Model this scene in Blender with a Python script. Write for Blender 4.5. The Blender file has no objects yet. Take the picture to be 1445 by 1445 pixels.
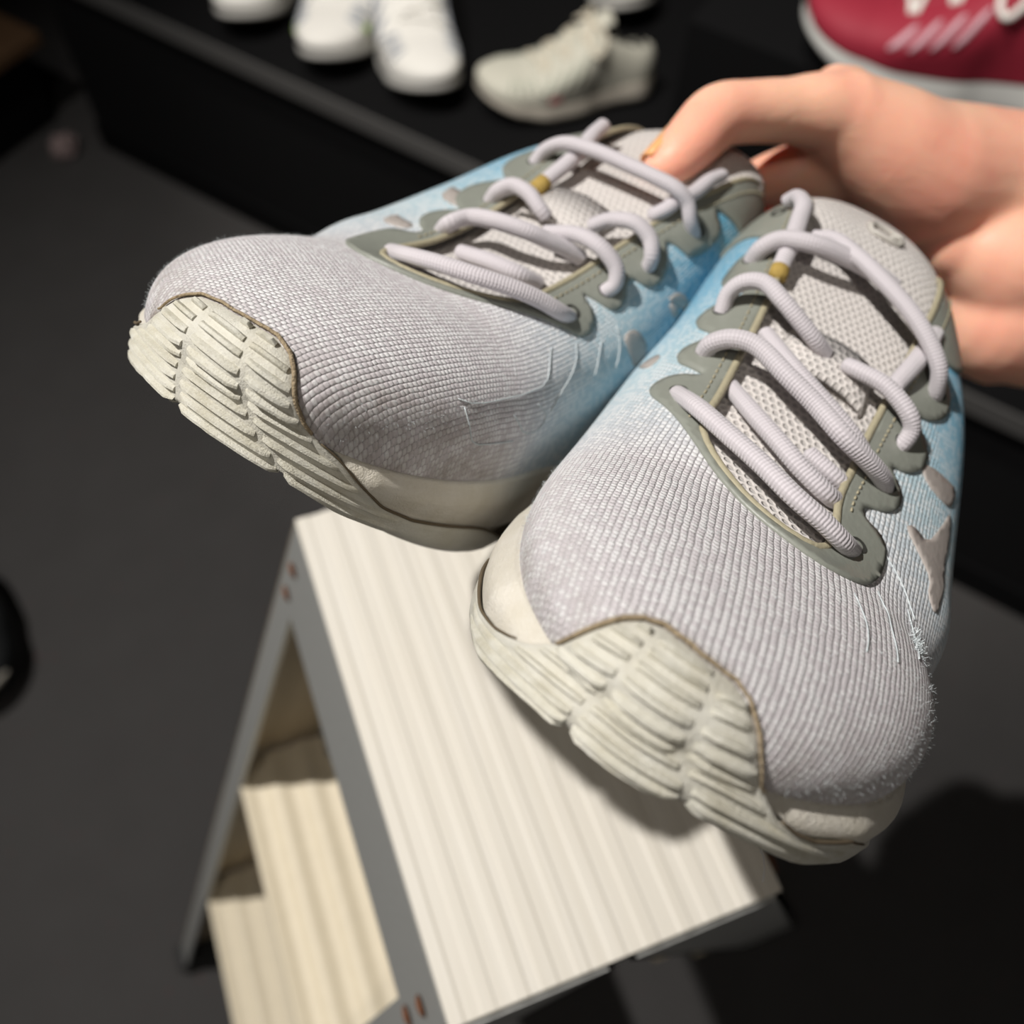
import bpy, bmesh, math, random
import numpy as np
from mathutils import Vector, Matrix, noise
from mathutils.bvhtree import BVHTree
from mathutils.geometry import delaunay_2d_cdt

random.seed(4)
C = bpy.context.scene.collection
S = bpy.context.scene

# ------------------------------------------------------------------ camera, world, lights, exposure
SHAPE_R = {'wl': [0.0352, 0.0395, 0.0512, 0.0571, 0.0583, 0.0521], 'wm': [0.0331, 0.0338, 0.0345, 0.0377, 0.0386, 0.0392], 'zr': [0.1114, 0.1207, 0.1068, 0.0898, 0.0744, 0.0647], 'a': [0.669, 0.4805, 0.507, 0.6476, 0.7393, 0.6197], 'b': [0.7982, 0.7372, 0.7847, 0.8148, 0.8357, 0.9382], 'zf': [0.0356, 0.0343, 0.0365, 0.0397, 0.0431, 0.0466], 'zb': [0.0, -0.0, 0.0009, 0.011, 0.0216, 0.0356], 'bl': [0.0566, 0.092, 0.1267, 0.1068, 0.0951, 0.052], 'bm': [0.0558, 0.0751, 0.0582, 0.0626, 0.0867, 0.1045], 'misc': [0.0644, -0.0048, 1.9811, 0.0022, 1.9314]}
POSE_R = ([[-0.51485, 0.6416, 0.56858], [-0.60544, -0.74168, 0.2887], [0.60693, -0.1956, 0.77031]], [0.16838, -0.04005, 0.84029], 1)
LACE_R = [[[0.1889,-0.0251,0.0703],[0.2,-0.0202,0.0727],[0.2069,-0.0116,0.0727],[0.2123,-0.0033,0.0723],[0.2169,0.0051,0.0712],[0.2177,0.0126,0.07],[0.2159,0.0192,0.0679],[0.2087,0.0239,0.0651]],[[0.1788,-0.0152,0.0759],[0.1889,-0.0087,0.0756],[0.1958,-0.0003,0.0742],[0.1994,0.0062,0.0727],[0.2004,0.0136,0.071],[0.1956,0.0187,0.0693]],[[0.1904,0.0073,0.0742],[0.192,0.0144,0.0732],[0.1901,0.0205,0.0713]],[[0.1724,-0.0243,0.078],[0.1751,-0.0241,0.0818],[0.1772,-0.0205,0.0857],[0.1792,-0.0146,0.0873],[0.1839,-0.006,0.0858],[0.1874,0.0026,0.0841],[0.1919,0.0111,0.082],[0.1907,0.0192,0.0798],[0.1873,0.025,0.0773],[0.1834,0.0279,0.0741]],[[0.1612,-0.0136,0.0882],[0.1711,-0.0039,0.0859],[0.1758,0.0065,0.0833],[0.1777,0.0149,0.0808],[0.1774,0.0206,0.0781]],[[0.1555,-0.0254,0.0861],[0.155,-0.0265,0.091],[0.1558,-0.0247,0.0956],[0.1573,-0.0201,0.0981],[0.1601,-0.0141,0.0969],[0.1611,-0.0077,0.0948],[0.1608,-0.0022,0.0928],[0.1582,0.0023,0.0908]],[[0.161,0.0078,0.0915],[0.1638,0.0111,0.0922],[0.1665,0.0176,0.0926],[0.1688,0.0247,0.0904],[0.1689,0.0282,0.0874],[0.1694,0.0286,0.0835],[0.1689,0.028,0.0816]],[[0.1326,-0.0251,0.0984],[0.1353,-0.0248,0.1032],[0.1357,-0.0212,0.1078],[0.1366,-0.0134,0.1107],[0.1332,-0.0032,0.1119],[0.1293,0.005,0.1118],[0.1265,0.0118,0.111]],[[0.1247,-0.0139,0.1115],[0.1272,-0.0086,0.114],[0.1349,-0.0012,0.1133],[0.1406,0.0072,0.1114],[0.1448,0.016,0.1087],[0.1477,0.0233,0.1052],[0.1493,0.0294,0.1007],[0.1481,0.0325,0.0958],[0.1454,0.0339,0.0933]],[[0.1415,-0.0176,0.0999],[0.1379,-0.0181,0.103],[0.1319,-0.0187,0.1084],[0.1243,-0.0198,0.1136],[0.1198,-0.0207,0.1171],[0.1133,-0.023,0.1181],[0.1098,-0.0247,0.1157]],[[0.1577,0.0211,0.0925],[0.1509,0.0232,0.0974],[0.1406,0.0257,0.1019],[0.1273,0.0281,0.1061]]]
PATCH_R = [[[2.32,0.32],[2.31,0.385],[2.3,0.466],[2.278,0.464],[2.272,0.418]],[[0.709,0.715],[0.694,0.687],[0.677,0.603],[0.658,0.536],[0.698,0.533],[0.717,0.59],[0.724,0.67]],[[0.825,0.698],[0.808,0.676],[0.81,0.607],[0.751,0.562],[0.7,0.531],[0.754,0.496],[0.799,0.507],[0.864,0.48],[0.896,0.475],[0.886,0.552],[0.859,0.56],[0.846,0.626]]]
THREAD_R = [[[1.078,0.818],[1.118,0.783],[1.149,0.748],[1.216,0.675]],[[0.977,0.74],[1.019,0.708],[1.074,0.686],[1.142,0.617]],[[0.9,0.733],[0.919,0.658],[0.941,0.595],[0.95,0.565]],[[0.949,0.61],[0.988,0.554],[1.048,0.548]]]
SHAPE_L = {'wl': [0.0351, 0.0425, 0.053, 0.0571, 0.0593, 0.0545], 'wm': [0.0362, 0.0348, 0.0355, 0.0373, 0.0377, 0.0411], 'zr': [0.1093, 0.1215, 0.11, 0.0912, 0.0757, 0.0685], 'a': [0.75, 0.65, 0.6, 0.66, 0.7, 0.72], 'b': [0.79, 0.73, 0.73, 0.68, 0.7, 0.8], 'zf': [0.0362, 0.0339, 0.0333, 0.036, 0.0407, 0.048], 'zb': [0.0, -0.0002, 0.0028, 0.011, 0.0237, 0.0361], 'bl': [0.054, 0.125, 0.17, 0.155, 0.125, 0.02], 'bm': [0.0607, 0.0651, 0.0639, 0.0767, 0.1032, 0.1369], 'misc': [0.0631, -0.0047, 2.0317, 0.0004, 2.1927]}
POSE_L = ([[-0.73217, 0.45717, 0.5049], [-0.29922, -0.8818, 0.36455], [0.61188, 0.11583, 0.78242]], [0.1749, -0.02407, 0.82882], -1)
LACE_L = [[[0.2125,0.0179,0.0689],[0.2176,0.0085,0.0716],[0.2171,-0.0012,0.0738],[0.214,-0.0101,0.075],[0.2083,-0.0172,0.0754],[0.2021,-0.0224,0.0748],[0.1958,-0.0258,0.0732],[0.1882,-0.0248,0.0713]],[[0.1938,0.0109,0.0733],[0.1948,0.0006,0.0752],[0.1927,-0.0078,0.0757],[0.1861,-0.011,0.0745]],[[0.1908,0.0214,0.0747],[0.1932,0.0179,0.0785],[0.1894,0.0147,0.082],[0.1897,0.0064,0.0843],[0.1873,-0.0015,0.0853],[0.183,-0.006,0.085],[0.1773,-0.01,0.0844],[0.1727,-0.0126,0.0832]],[[0.1775,-0.0018,0.0857],[0.1771,-0.0105,0.089],[0.1768,-0.0183,0.0891],[0.1744,-0.024,0.0861],[0.1738,-0.0258,0.0819],[0.1747,-0.0242,0.0785]],[[0.1695,0.0246,0.0845],[0.1708,0.0222,0.0887],[0.1701,0.0185,0.0917],[0.1706,0.0125,0.0918],[0.1706,0.0071,0.0896],[0.1692,0.005,0.0882]],[[0.166,-0.0075,0.091],[0.1632,-0.0112,0.0947],[0.1618,-0.0175,0.0967],[0.16,-0.0227,0.0948],[0.1598,-0.0256,0.0909],[0.1579,-0.0252,0.0869]],[[0.147,0.03,0.0971],[0.1472,0.0277,0.1024],[0.1478,0.0213,0.1066],[0.1484,0.0105,0.1082],[0.148,-0.0007,0.1086],[0.1475,-0.0093,0.1087],[0.1459,-0.0169,0.1083],[0.1432,-0.0209,0.1061],[0.1415,-0.0233,0.102],[0.1366,-0.0245,0.098]],[[0.1581,0.0183,0.0929],[0.1536,0.0183,0.097],[0.1488,0.018,0.1015],[0.1416,0.0195,0.1061],[0.1343,0.0221,0.1112],[0.1285,0.0233,0.1148]],[[0.1484,-0.0146,0.0987],[0.1457,-0.017,0.1023],[0.1408,-0.0167,0.1056],[0.1354,-0.0178,0.1083],[0.1271,-0.0169,0.1127],[0.1196,-0.0166,0.1154]]]
PATCH_L = [[[0.733,0.68],[0.687,0.642],[0.7,0.69],[0.715,0.777],[0.742,0.794],[0.75,0.786]],[[0.859,0.675],[0.819,0.67],[0.833,0.728],[0.843,0.79],[0.867,0.783]],[[2.376,0.477],[2.402,0.482],[2.425,0.445],[2.449,0.385],[2.429,0.375]],[[2.269,0.442],[2.29,0.449],[2.306,0.421],[2.339,0.311],[2.329,0.264],[2.312,0.256],[2.283,0.359]],[[2.378,0.471],[2.422,0.381],[2.403,0.366]]]
THREAD_L = [[[1.889,0.395],[1.915,0.377],[1.943,0.388],[1.978,0.409],[2.03,0.431],[2.07,0.44],[2.098,0.535],[2.111,0.575]],[[1.9,0.356],[1.913,0.269],[1.93,0.177],[1.969,0.178],[1.996,0.185]],[[1.987,0.326],[2.012,0.227],[2.057,0.214],[2.069,0.277],[2.04,0.359]],[[2.165,0.531],[2.157,0.464],[2.138,0.396],[2.107,0.342],[2.083,0.279]],[[2.221,0.487],[2.212,0.427],[2.201,0.334]],[[2.258,0.508],[2.261,0.402],[2.256,0.31]]]
CAM_LOC = [0.00465, -0.2295, 1.19538]
CAM_ROT = [[0.935705, -0.351462, 0.030508], [0.289369, 0.814097, 0.503499], [-0.201798, -0.462299, 0.863457]]  # rows: right, up, back in world axes
HAND = {'thumb': [(0.137, -0.0233, 0.9939, 0.0058), (0.1409, -0.0228, 0.9951, 0.0078), (0.1503, -0.0177, 0.9965, 0.0092), (0.1619, -0.0108, 0.9971, 0.01), (0.174, -0.0094, 0.995, 0.0097), (0.1892, -0.0093, 0.9916, 0.0103), (0.2036, -0.0095, 0.9879, 0.0128), (0.2132, -0.0102, 0.9828, 0.0163)], 'thenar': [(0.2132, -0.0102, 0.9828, 0.0163), (0.2273, -0.0161, 0.9737, 0.0212), (0.2453, -0.0228, 0.9627, 0.025), (0.2678, -0.0257, 0.956, 0.025), (0.2918, -0.0334, 0.9482, 0.0284), (0.3275, -0.0448, 0.9354, 0.03), (0.3791, -0.0585, 0.917, 0.029), (0.454, -0.0867, 0.8904, 0.03)], 'knuckle': [(0.215, 0.0012, 0.987, 0.0078), (0.2197, -0.0001, 0.9851, 0.009)], 'heel': [(0.2734, -0.0649, 0.9201, 0.0234), (0.3014, -0.0709, 0.9142, 0.027), (0.3395, -0.07, 0.9096, 0.029), (0.4013, -0.0743, 0.8963, 0.029)], 'palm': [(0.2534, -0.044, 0.9452, 0.012), (0.2637, -0.0487, 0.9427, 0.021), (0.2805, -0.0539, 0.9369, 0.028), (0.321, -0.0562, 0.922, 0.03)], 'index': [(0.235, -0.0155, 0.9631, 0.014), (0.2185, -0.0133, 0.9639, 0.0122), (0.2058, -0.0106, 0.9635, 0.0114), (0.195, -0.0071, 0.9605, 0.0098), (0.1873, -0.003, 0.9551, 0.008), (0.1844, 0.0002, 0.9481, 0.006)], 'middle': [(0.2488, -0.0176, 0.942, 0.0135), (0.2326, -0.0115, 0.9415, 0.0118), (0.2189, -0.0071, 0.9395, 0.0105), (0.2085, -0.001, 0.9345, 0.0092), (0.2032, 0.0031, 0.9285, 0.007)], 'ring': [(0.2621, -0.0422, 0.9204, 0.013), (0.2511, -0.0281, 0.9218, 0.0112), (0.2391, -0.02, 0.9199, 0.01), (0.2304, -0.0134, 0.9145, 0.0088), (0.225, -0.0094, 0.9084, 0.0065)], 'little': [(0.2736, -0.0705, 0.9056, 0.012), (0.2624, -0.0598, 0.9064, 0.01), (0.2549, -0.049, 0.9058, 0.0088), (0.2486, -0.0425, 0.9032, 0.0078), (0.2457, -0.037, 0.8984, 0.0056)]}


def rotmat(rows):
    return Matrix(rows).transposed()          # rows are the local axes in world space

cam_data = bpy.data.cameras.new('camera')
cam = bpy.data.objects.new('camera', cam_data)
C.objects.link(cam)
cam.matrix_world = Matrix.Translation(CAM_LOC) @ rotmat(CAM_ROT).to_4x4()
cam_data.sensor_fit = 'HORIZONTAL'
cam_data.sensor_width = 7.24
cam_data.lens = 7.24 * 1370 / 1445            # a phone's wide lens
cam_data.clip_start = 0.01
cam_data.dof.use_dof = True
cam_data.dof.focus_distance = 0.197
cam_data.dof.aperture_fstop = 1.95
S.camera = cam

S.view_settings.view_transform = 'Standard'
S.view_settings.look = 'None'
S.view_settings.exposure = 0.0
S.view_settings.gamma = 1.0
S.view_settings.use_curve_mapping = False

world = bpy.data.worlds.new('shop_dim')
S.world = world
world.use_nodes = True
world.node_tree.nodes['Background'].inputs[0].default_value = (1.0, 0.96, 0.92, 1)
world.node_tree.nodes['Background'].inputs[1].default_value = 0.11

def spot(name, loc, target, power, size_deg, radius, col, blend=.6):
    d = bpy.data.lights.new(name, 'SPOT')
    d.energy = power; d.spot_size = math.radians(size_deg); d.spot_blend = blend
    d.shadow_soft_size = radius; d.color = col
    o = bpy.data.objects.new(name, d); C.objects.link(o)
    o.location = loc
    o.rotation_euler = (Vector(target) - Vector(loc)).to_track_quat('-Z', 'Y').to_euler()
    return o

# ceiling track lamps of the shop, then one added fill spot
spot('track_spot_key', (-0.612, 0.298, 2.415), (0.06, -0.08, 0.90), 150, 100, 0.018, (1.0, 0.965, 0.925), .95)
spot('track_spot_shelf', (-0.05, 0.42, 2.5), (0.72, 0.80, 0.40), 100, 44, 0.03, (1.0, 0.94, 0.86))
spot('fill_spot', (-0.45, -0.75, 2.45), (0.18, 0.0, 0.92), 14, 60, 0.05, (1.0, 0.92, 0.83))  # weak fill added from the camera side, no real lamp

# ------------------------------------------------------------------ small helpers
def setp(o, label=None, cat=None, group=None, kind=None):
    if label: o['label'] = label
    if cat: o['category'] = cat
    if group: o['group'] = group
    if kind: o['kind'] = kind
    return o

def empty(name, label, cat, loc=(0, 0, 0), group=None):
    o = bpy.data.objects.new(name, None); C.objects.link(o)
    o.location = loc; o.empty_display_size = .02
    return setp(o, label, cat, group)

def mesh(name, verts, faces, mat=None, parent=None, smooth=True, uv=None, label=None, fix=True, attr=None):
    me = bpy.data.meshes.new(name)
    me.from_pydata([tuple(map(float, v)) for v in verts], [], [tuple(map(int, f)) for f in faces])
    if uv is not None:
        l = me.uv_layers.new(name='UVMap')
        idx = np.empty(len(me.loops), dtype=np.int32); me.loops.foreach_get('vertex_index', idx)
        l.data.foreach_set('uv', np.asarray(uv, dtype=np.float32)[idx].ravel())
    if attr:
        for k, v in attr.items():
            a = me.attributes.new(k, 'FLOAT', 'POINT'); a.data.foreach_set('value', np.asarray(v, dtype=np.float32))
    if fix:
        bm = bmesh.new(); bm.from_mesh(me); bmesh.ops.recalc_face_normals(bm, faces=bm.faces); bm.to_mesh(me); bm.free()
    if smooth: me.polygons.foreach_set('use_smooth', [True] * len(me.polygons))
    if mat: me.materials.append(mat)
    o = bpy.data.objects.new(name, me); C.objects.link(o)
    if parent: o.parent = parent
    if label: o['label'] = label
    return o

class MB:                                         # gathers simple pieces into one mesh
    def __init__(s): s.v = []; s.f = []; s.uv = []
    def add(s, v, f, uv=None):
        n = len(s.v); s.v += [tuple(map(float, p)) for p in v]; s.f += [tuple(int(i) + n for i in q) for q in f]
        s.uv += list(uv) if uv is not None else [(0, 0)] * len(v)
    def box(s, lo, hi):
        (a, b, c), (d, e, g) = lo, hi
        s.add([(a, b, c), (d, b, c), (d, e, c), (a, e, c), (a, b, g), (d, b, g), (d, e, g), (a, e, g)],
              [(0, 3, 2, 1), (4, 5, 6, 7), (0, 1, 5, 4), (1, 2, 6, 5), (2, 3, 7, 6), (3, 0, 4, 7)])
    def bar(s, p, q, w, h, up=(0, 0, 1)):         # box beam from p to q
        p = Vector(p); q = Vector(q); d = (q - p).normalized(); u = Vector(up); x = d.cross(u).normalized(); y = x.cross(d)
        v = []
        for e in (p, q):
            for a, b in ((-1, -1), (1, -1), (1, 1), (-1, 1)): v.append(e + x * a * w / 2 + y * b * h / 2)
        s.add(v, [(0, 1, 2, 3), (4, 7, 6, 5), (0, 4, 5, 1), (1, 5, 6, 2), (2, 6, 7, 3), (3, 7, 4, 0)])
    def build(s, name, mat, parent=None, smooth=False, label=None, bevel=0):
        o = mesh(name, s.v, s.f, mat, parent, smooth, uv=s.uv, label=label)
        if bevel:
            m = o.modifiers.new('edge', 'BEVEL'); m.width = bevel; m.segments = 2; m.limit_method = 'ANGLE'
        return o

def catmull(P, n):
    P = np.asarray(P, float)
    if len(P) == 2: return P[0] + (P[1] - P[0]) * np.linspace(0, 1, n)[:, None]
    Q = np.vstack([2 * P[0] - P[1], P, 2 * P[-1] - P[-2]])
    seg = np.linalg.norm(np.diff(P, axis=0), axis=1); cs = np.r_[0, np.cumsum(seg)]
    out = []
    for t in np.linspace(0, cs[-1], n):
        i = min(int(np.searchsorted(cs, t, side='right')) - 1, len(P) - 2)
        u = (t - cs[i]) / max(seg[i], 1e-9)
        p0, p1, p2, p3 = Q[i:i + 4]
        out.append(.5 * (2 * p1 + (p2 - p0) * u + (2 * p0 - 5 * p1 + 4 * p2 - p3) * u * u + (3 * p1 - p0 - 3 * p2 + p3) * u ** 3))
    return np.array(out)

def tube(P, rad, seg=12, flat=1.0, ref=None, n=None):
    """sweep along P; rad scalar or list; flat squashes along the reference normal; returns verts, faces, uv (metres)"""
    P = catmull(P, n) if n else np.asarray(P, float)
    m = len(P); rad = np.interp(np.linspace(0, 1, m), np.linspace(0, 1, len(rad)), rad) if hasattr(rad, '__len__') else np.full(m, rad)
    T = np.gradient(P, axis=0); T /= np.linalg.norm(T, axis=1)[:, None] + 1e-12
    V = []; F = []; UV = []
    L = np.r_[0, np.cumsum(np.linalg.norm(np.diff(P, axis=0), axis=1))]
    N = np.array(ref, float) if ref is not None else np.array([0, 0, 1.])
    for i in range(m):
        nn = N - T[i] * (N @ T[i])
        if np.linalg.norm(nn) < 1e-4: nn = np.cross(T[i], [1, 0, 0])
        nn /= np.linalg.norm(nn); N = nn if ref is None else N
        b = np.cross(T[i], nn)
        for k in range(seg):
            a = 2 * math.pi * k / seg
            V.append(P[i] + rad[i] * (math.cos(a) * b + math.sin(a) * nn * flat)); UV.append((L[i], k / seg))
    for i in range(m - 1):
        for k in range(seg):
            F.append((i * seg + k, i * seg + (k + 1) % seg, (i + 1) * seg + (k + 1) % seg, (i + 1) * seg + k))
    for e, sgn in ((0, 1), (m - 1, -1)):
        c = len(V); V.append(P[e] - T[e] * rad[e] * .45 * sgn); UV.append((L[e], 0))
        for k in range(seg): F.append((c, e * seg + k, e * seg + (k + 1) % seg))
    return V, F, UV

# ------------------------------------------------------------------ materials
def srgb(r, g, b):
    f = lambda c: (c / 255 / 12.92) if c / 255 <= .04045 else ((c / 255 + .055) / 1.055) ** 2.4
    return (f(r), f(g), f(b), 1)

class NT:
    def __init__(s, name):
        s.m = bpy.data.materials.new(name); s.m.use_nodes = True; s.t = s.m.node_tree
        s.b = s.t.nodes['Principled BSDF']
    def n(s, typ, **kw):
        x = s.t.nodes.new(typ)
        for k, v in kw.items():
            if k.startswith('i_'):
                key = k[2:]; x.inputs[int(key) if key.isdigit() else key].default_value = v
            else: setattr(x, k, v)
        return x
    def l(s, a, b): s.t.links.new(a, b)
    def math(s, op, a, b=None, c=None):
        x = s.n('ShaderNodeMath', operation=op)
        for i, v in enumerate((a, b, c)):
            if v is None: continue
            if hasattr(v, 'links'): s.l(v, x.inputs[i])
            else: x.inputs[i].default_value = v
        return x.outputs[0]
    def mix(s, f, a, b):
        x = s.n('ShaderNodeMix', data_type='RGBA')
        for i, v in ((0, f), (6, a), (7, b)):
            if hasattr(v, 'links'): s.l(v, x.inputs[i])
            else: x.inputs[i].default_value = v
        return x.outputs[2]
    def ramp(s, f, stops):
        x = s.n('ShaderNodeValToRGB'); e = x.color_ramp.elements
        while len(e) < len(stops): e.new(.5)
        for el, (p, c) in zip(e, stops): el.position = p; el.color = c
        s.l(f, x.inputs[0]); return x.outputs[0]
    def noise(s, scale, detail=3, vec=None, rough=.5):
        x = s.n('ShaderNodeTexNoise', i_Scale=scale, i_Detail=detail, i_Roughness=rough)
        if vec is not None: s.l(vec, x.inputs['Vector'])
        return x.outputs[0]
    def obj(s): return s.n('ShaderNodeTexCoord').outputs['Object']
    def bump(s, h, strength, dist, prev=None):
        x = s.n('ShaderNodeBump', i_Strength=strength, i_Distance=dist); s.l(h, x.inputs['Height'])
        if prev is not None: s.l(prev, x.inputs['Normal'])
        return x.outputs[0]
    def fin(s, color=None, rough=None, normal=None, spec=None, **kw):
        for v, k in ((color, 'Base Color'), (rough, 'Roughness'), (normal, 'Normal'), (spec, 'Specular IOR Level')):
            if v is None: continue
            if hasattr(v, 'links'): s.l(v, s.b.inputs[k])
            else: s.b.inputs[k].default_value = v
        for k, v in kw.items(): s.b.inputs[k.replace('_', ' ')].default_value = v
        return s.m

def plain(name, col, rough=.6, bump=0, scale=200, var=.0, spec=.4, **kw):
    t = NT(name); nz = t.noise(scale, 4, t.obj())
    col2 = tuple(c * (1 - var) for c in col[:3]) + (1,)
    c = t.mix(nz, col, col2) if var else col
    return t.fin(c, rough, t.bump(nz, bump, .001) if bump else None, spec, **kw)

def weave(t, pu, pv, stagger=.5):
    """staggered stitches in the UV map (metres): returns height, row fraction, stitch mask, cell noise"""
    uv = t.n('ShaderNodeUVMap').outputs[0]
    wob = t.n('ShaderNodeTexNoise', i_Scale=260., i_Detail=2.); t.l(uv, wob.inputs['Vector'])
    sx = t.n('ShaderNodeSeparateXYZ'); t.l(uv, sx.inputs[0])
    wv = t.math('SUBTRACT', wob.outputs[0], .5)
    U = t.math('ADD', t.math('DIVIDE', sx.outputs[0], pu), t.math('MULTIPLY', wv, .55))
    V = t.math('ADD', t.math('DIVIDE', sx.outputs[1], pv), t.math('MULTIPLY', wv, .45))
    row = t.math('FLOOR', V)
    U2 = t.math('ADD', U, t.math('MULTIPLY', row, stagger))
    fu = t.math('SUBTRACT', t.math('FRACT', U2), .5); fv = t.math('SUBTRACT', t.math('FRACT', V), .5)
    cell = t.n('ShaderNodeCombineXYZ'); t.l(t.math('FLOOR', U2), cell.inputs[0]); t.l(row, cell.inputs[1])
    wn = t.n('ShaderNodeTexWhiteNoise', noise_dimensions='2D'); t.l(cell.outputs[0], wn.inputs['Vector'])
    return U, V, fu, fv, wn.outputs[0]

def knit_material(name, toe, mid, blue, pu=.00160, pv=.00150, bright=(.97, .97, .97, 1)):
    t = NT(name)
    # columns of chain stitches running along the shoe, neighbouring columns half a stitch apart
    uv0 = t.n('ShaderNodeUVMap').outputs[0]
    wob = t.n('ShaderNodeTexNoise', i_Scale=220., i_Detail=2.); t.l(uv0, wob.inputs['Vector'])
    sx = t.n('ShaderNodeSeparateXYZ'); t.l(uv0, sx.inputs[0]); wv = t.math('SUBTRACT', wob.outputs[0], .5)
    U = t.math('ADD', t.math('DIVIDE', sx.outputs[0], pu), t.math('MULTIPLY', wv, .5)); coln = t.math('FLOOR', U)
    V = t.math('ADD', t.math('ADD', t.math('DIVIDE', sx.outputs[1], pv), t.math('MULTIPLY', wv, .5)), t.math('MULTIPLY', coln, .5))
    fu = t.math('SUBTRACT', t.math('FRACT', U), .5); fv = t.math('SUBTRACT', t.math('FRACT', V), .5)
    cell = t.n('ShaderNodeCombineXYZ'); t.l(coln, cell.inputs[0]); t.l(t.math('FLOOR', V), cell.inputs[1])
    wn = t.n('ShaderNodeTexWhiteNoise', noise_dimensions='2D'); t.l(cell.outputs[0], wn.inputs['Vector']); rnd = wn.outputs[0]
    a = t.math('POWER', t.math('MULTIPLY', t.math('ABSOLUTE', fu), 2.0), 3.0)
    b = t.math('POWER', t.math('MULTIPLY', t.math('ABSOLUTE', fv), 2.0), 2.0)
    h = t.math('SUBTRACT', 1.0, t.math('ADD', t.math('MULTIPLY', a, .55), t.math('MULTIPLY', b, .60)))
    h = t.math('MAXIMUM', h, 0.0)
    # fine yarn fibres running along the stitch
    uv = t.n('ShaderNodeUVMap').outputs[0]
    mp = t.n('ShaderNodeMapping', i_Scale=(2500, 9000, 1)); t.l(uv, mp.inputs[0])
    fib = t.noise(1.0, 4, mp.outputs[0], .7)
    h2 = t.math('ADD', h, t.math('MULTIPLY', fib, .45))
    at = t.n('ShaderNodeAttribute', attribute_name='blue').outputs['Fac']
    base = t.ramp(at, [(0.0, toe), (.42, mid), (.75, blue), (1.0, tuple(c * .78 for c in blue[:3]) + (1,))])
    dark = t.mix(.42, base, (.03, .03, .032, 1))
    hole = t.ramp(h, [(.0, (0, 0, 0, 1)), (.40, (1, 1, 1, 1))])
    col = t.mix(hole, dark, base)
    big = t.noise(70., 3, t.obj())
    show = t.math('MULTIPLY', t.math('GREATER_THAN', t.math('ADD', rnd, t.math('MULTIPLY', big, .9)), .92), t.ramp(h, [(.45, (0, 0, 0, 1)), (.8, (1, 1, 1, 1))]))
    col = t.mix(t.math('MULTIPLY', show, t.math('SUBTRACT', .75, t.math('MULTIPLY', at, .6))), col, bright)
    # wear: greyish dirt blotches where the toe has rubbed
    dirt = t.n('ShaderNodeAttribute', attribute_name='dirt').outputs['Fac']
    blot = t.math('MULTIPLY', dirt, t.ramp(t.noise(160., 5, t.obj(), .65), [(.3, (0, 0, 0, 1)), (.7, (1, 1, 1, 1))]))
    col = t.mix(t.math('MULTIPLY', blot, .7), col, srgb(128, 112, 92))
    nrm = t.bump(h2, .9, .0007)
    return t.fin(col, .62, nrm, .35, Sheen_Weight=.25, Sheen_Roughness=.4)

def mesh_cloth(name, col, pu, pv, hole=.35):
    t = NT(name)
    U, V, fu, fv, rnd = weave(t, pu, pv)
    d = t.math('ADD', t.math('POWER', t.math('MULTIPLY', fu, 2), 2), t.math('POWER', t.math('MULTIPLY', fv, 2), 2))
    h = t.ramp(d, [(.25, (.1, .1, .1, 1)), (.75, (1, 1, 1, 1))])
    c = t.mix(h, tuple(x * hole for x in col[:3]) + (1,), col)
    fib = t.noise(5000., 3, t.obj())
    hh = t.math('ADD', h, t.math('MULTIPLY', fib, .3))
    return t.fin(c, .75, t.bump(hh, .8, .0007), .25, Sheen_Weight=.2)

def lace_material(name, col):
    t = NT(name)
    uv = t.n('ShaderNodeUVMap').outputs[0]; sx = t.n('ShaderNodeSeparateXYZ'); t.l(uv, sx.inputs[0])
    w = t.math('SINE', t.math('ADD', t.math('MULTIPLY', sx.outputs[0], 2 * math.pi / .00085), t.math('MULTIPLY', t.math('SINE', t.math('MULTIPLY', sx.outputs[1], 2 * math.pi * 5)), .5)))
    w2 = t.math('SINE', t.math('MULTIPLY', sx.outputs[1], 2 * math.pi * 16))
    h = t.math('ADD', t.math('MULTIPLY', w, .5), t.math('MULTIPLY', w2, .2))
    nz = t.noise(900., 3, t.obj())
    c = t.mix(t.math('MULTIPLY', t.math('ADD', w, 1), .18), col, tuple(x * .7 for x in col[:3]) + (1,))
    return t.fin(c, .8, t.bump(t.math('ADD', h, t.math('MULTIPLY', nz, .6)), .42, .00035), .2, Sheen_Weight=.3)

def rubber_material(name, col, dirty, rough=.55, worn=.8):
    t = NT(name); o = t.obj()
    fine = t.noise(2600., 4, o, .65); big = t.noise(140., 4, o)
    vor = t.n('ShaderNodeTexVoronoi', i_Scale=900., feature='DISTANCE_TO_EDGE'); t.l(o, vor.inputs['Vector'])
    mp = t.n('ShaderNodeMapping', i_Scale=(140, 900, 700)); mp.inputs['Rotation'].default_value = (.3, .7, .5); t.l(o, mp.inputs[0])
    scr = t.noise(1.0, 5, mp.outputs[0], .7)
    f = t.ramp(t.math('ADD', t.math('MULTIPLY', big, .6), t.math('MULTIPLY', fine, .5)), [(.42, (0, 0, 0, 1)), (.72, (1, 1, 1, 1))])
    c = t.mix(t.math('MULTIPLY', f, worn), col, dirty)
    h = t.math('ADD', t.math('MULTIPLY', fine, .5), t.math('MULTIPLY', scr, .8))
    return t.fin(c, rough, t.bump(h, .8, .0006), .35)

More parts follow.
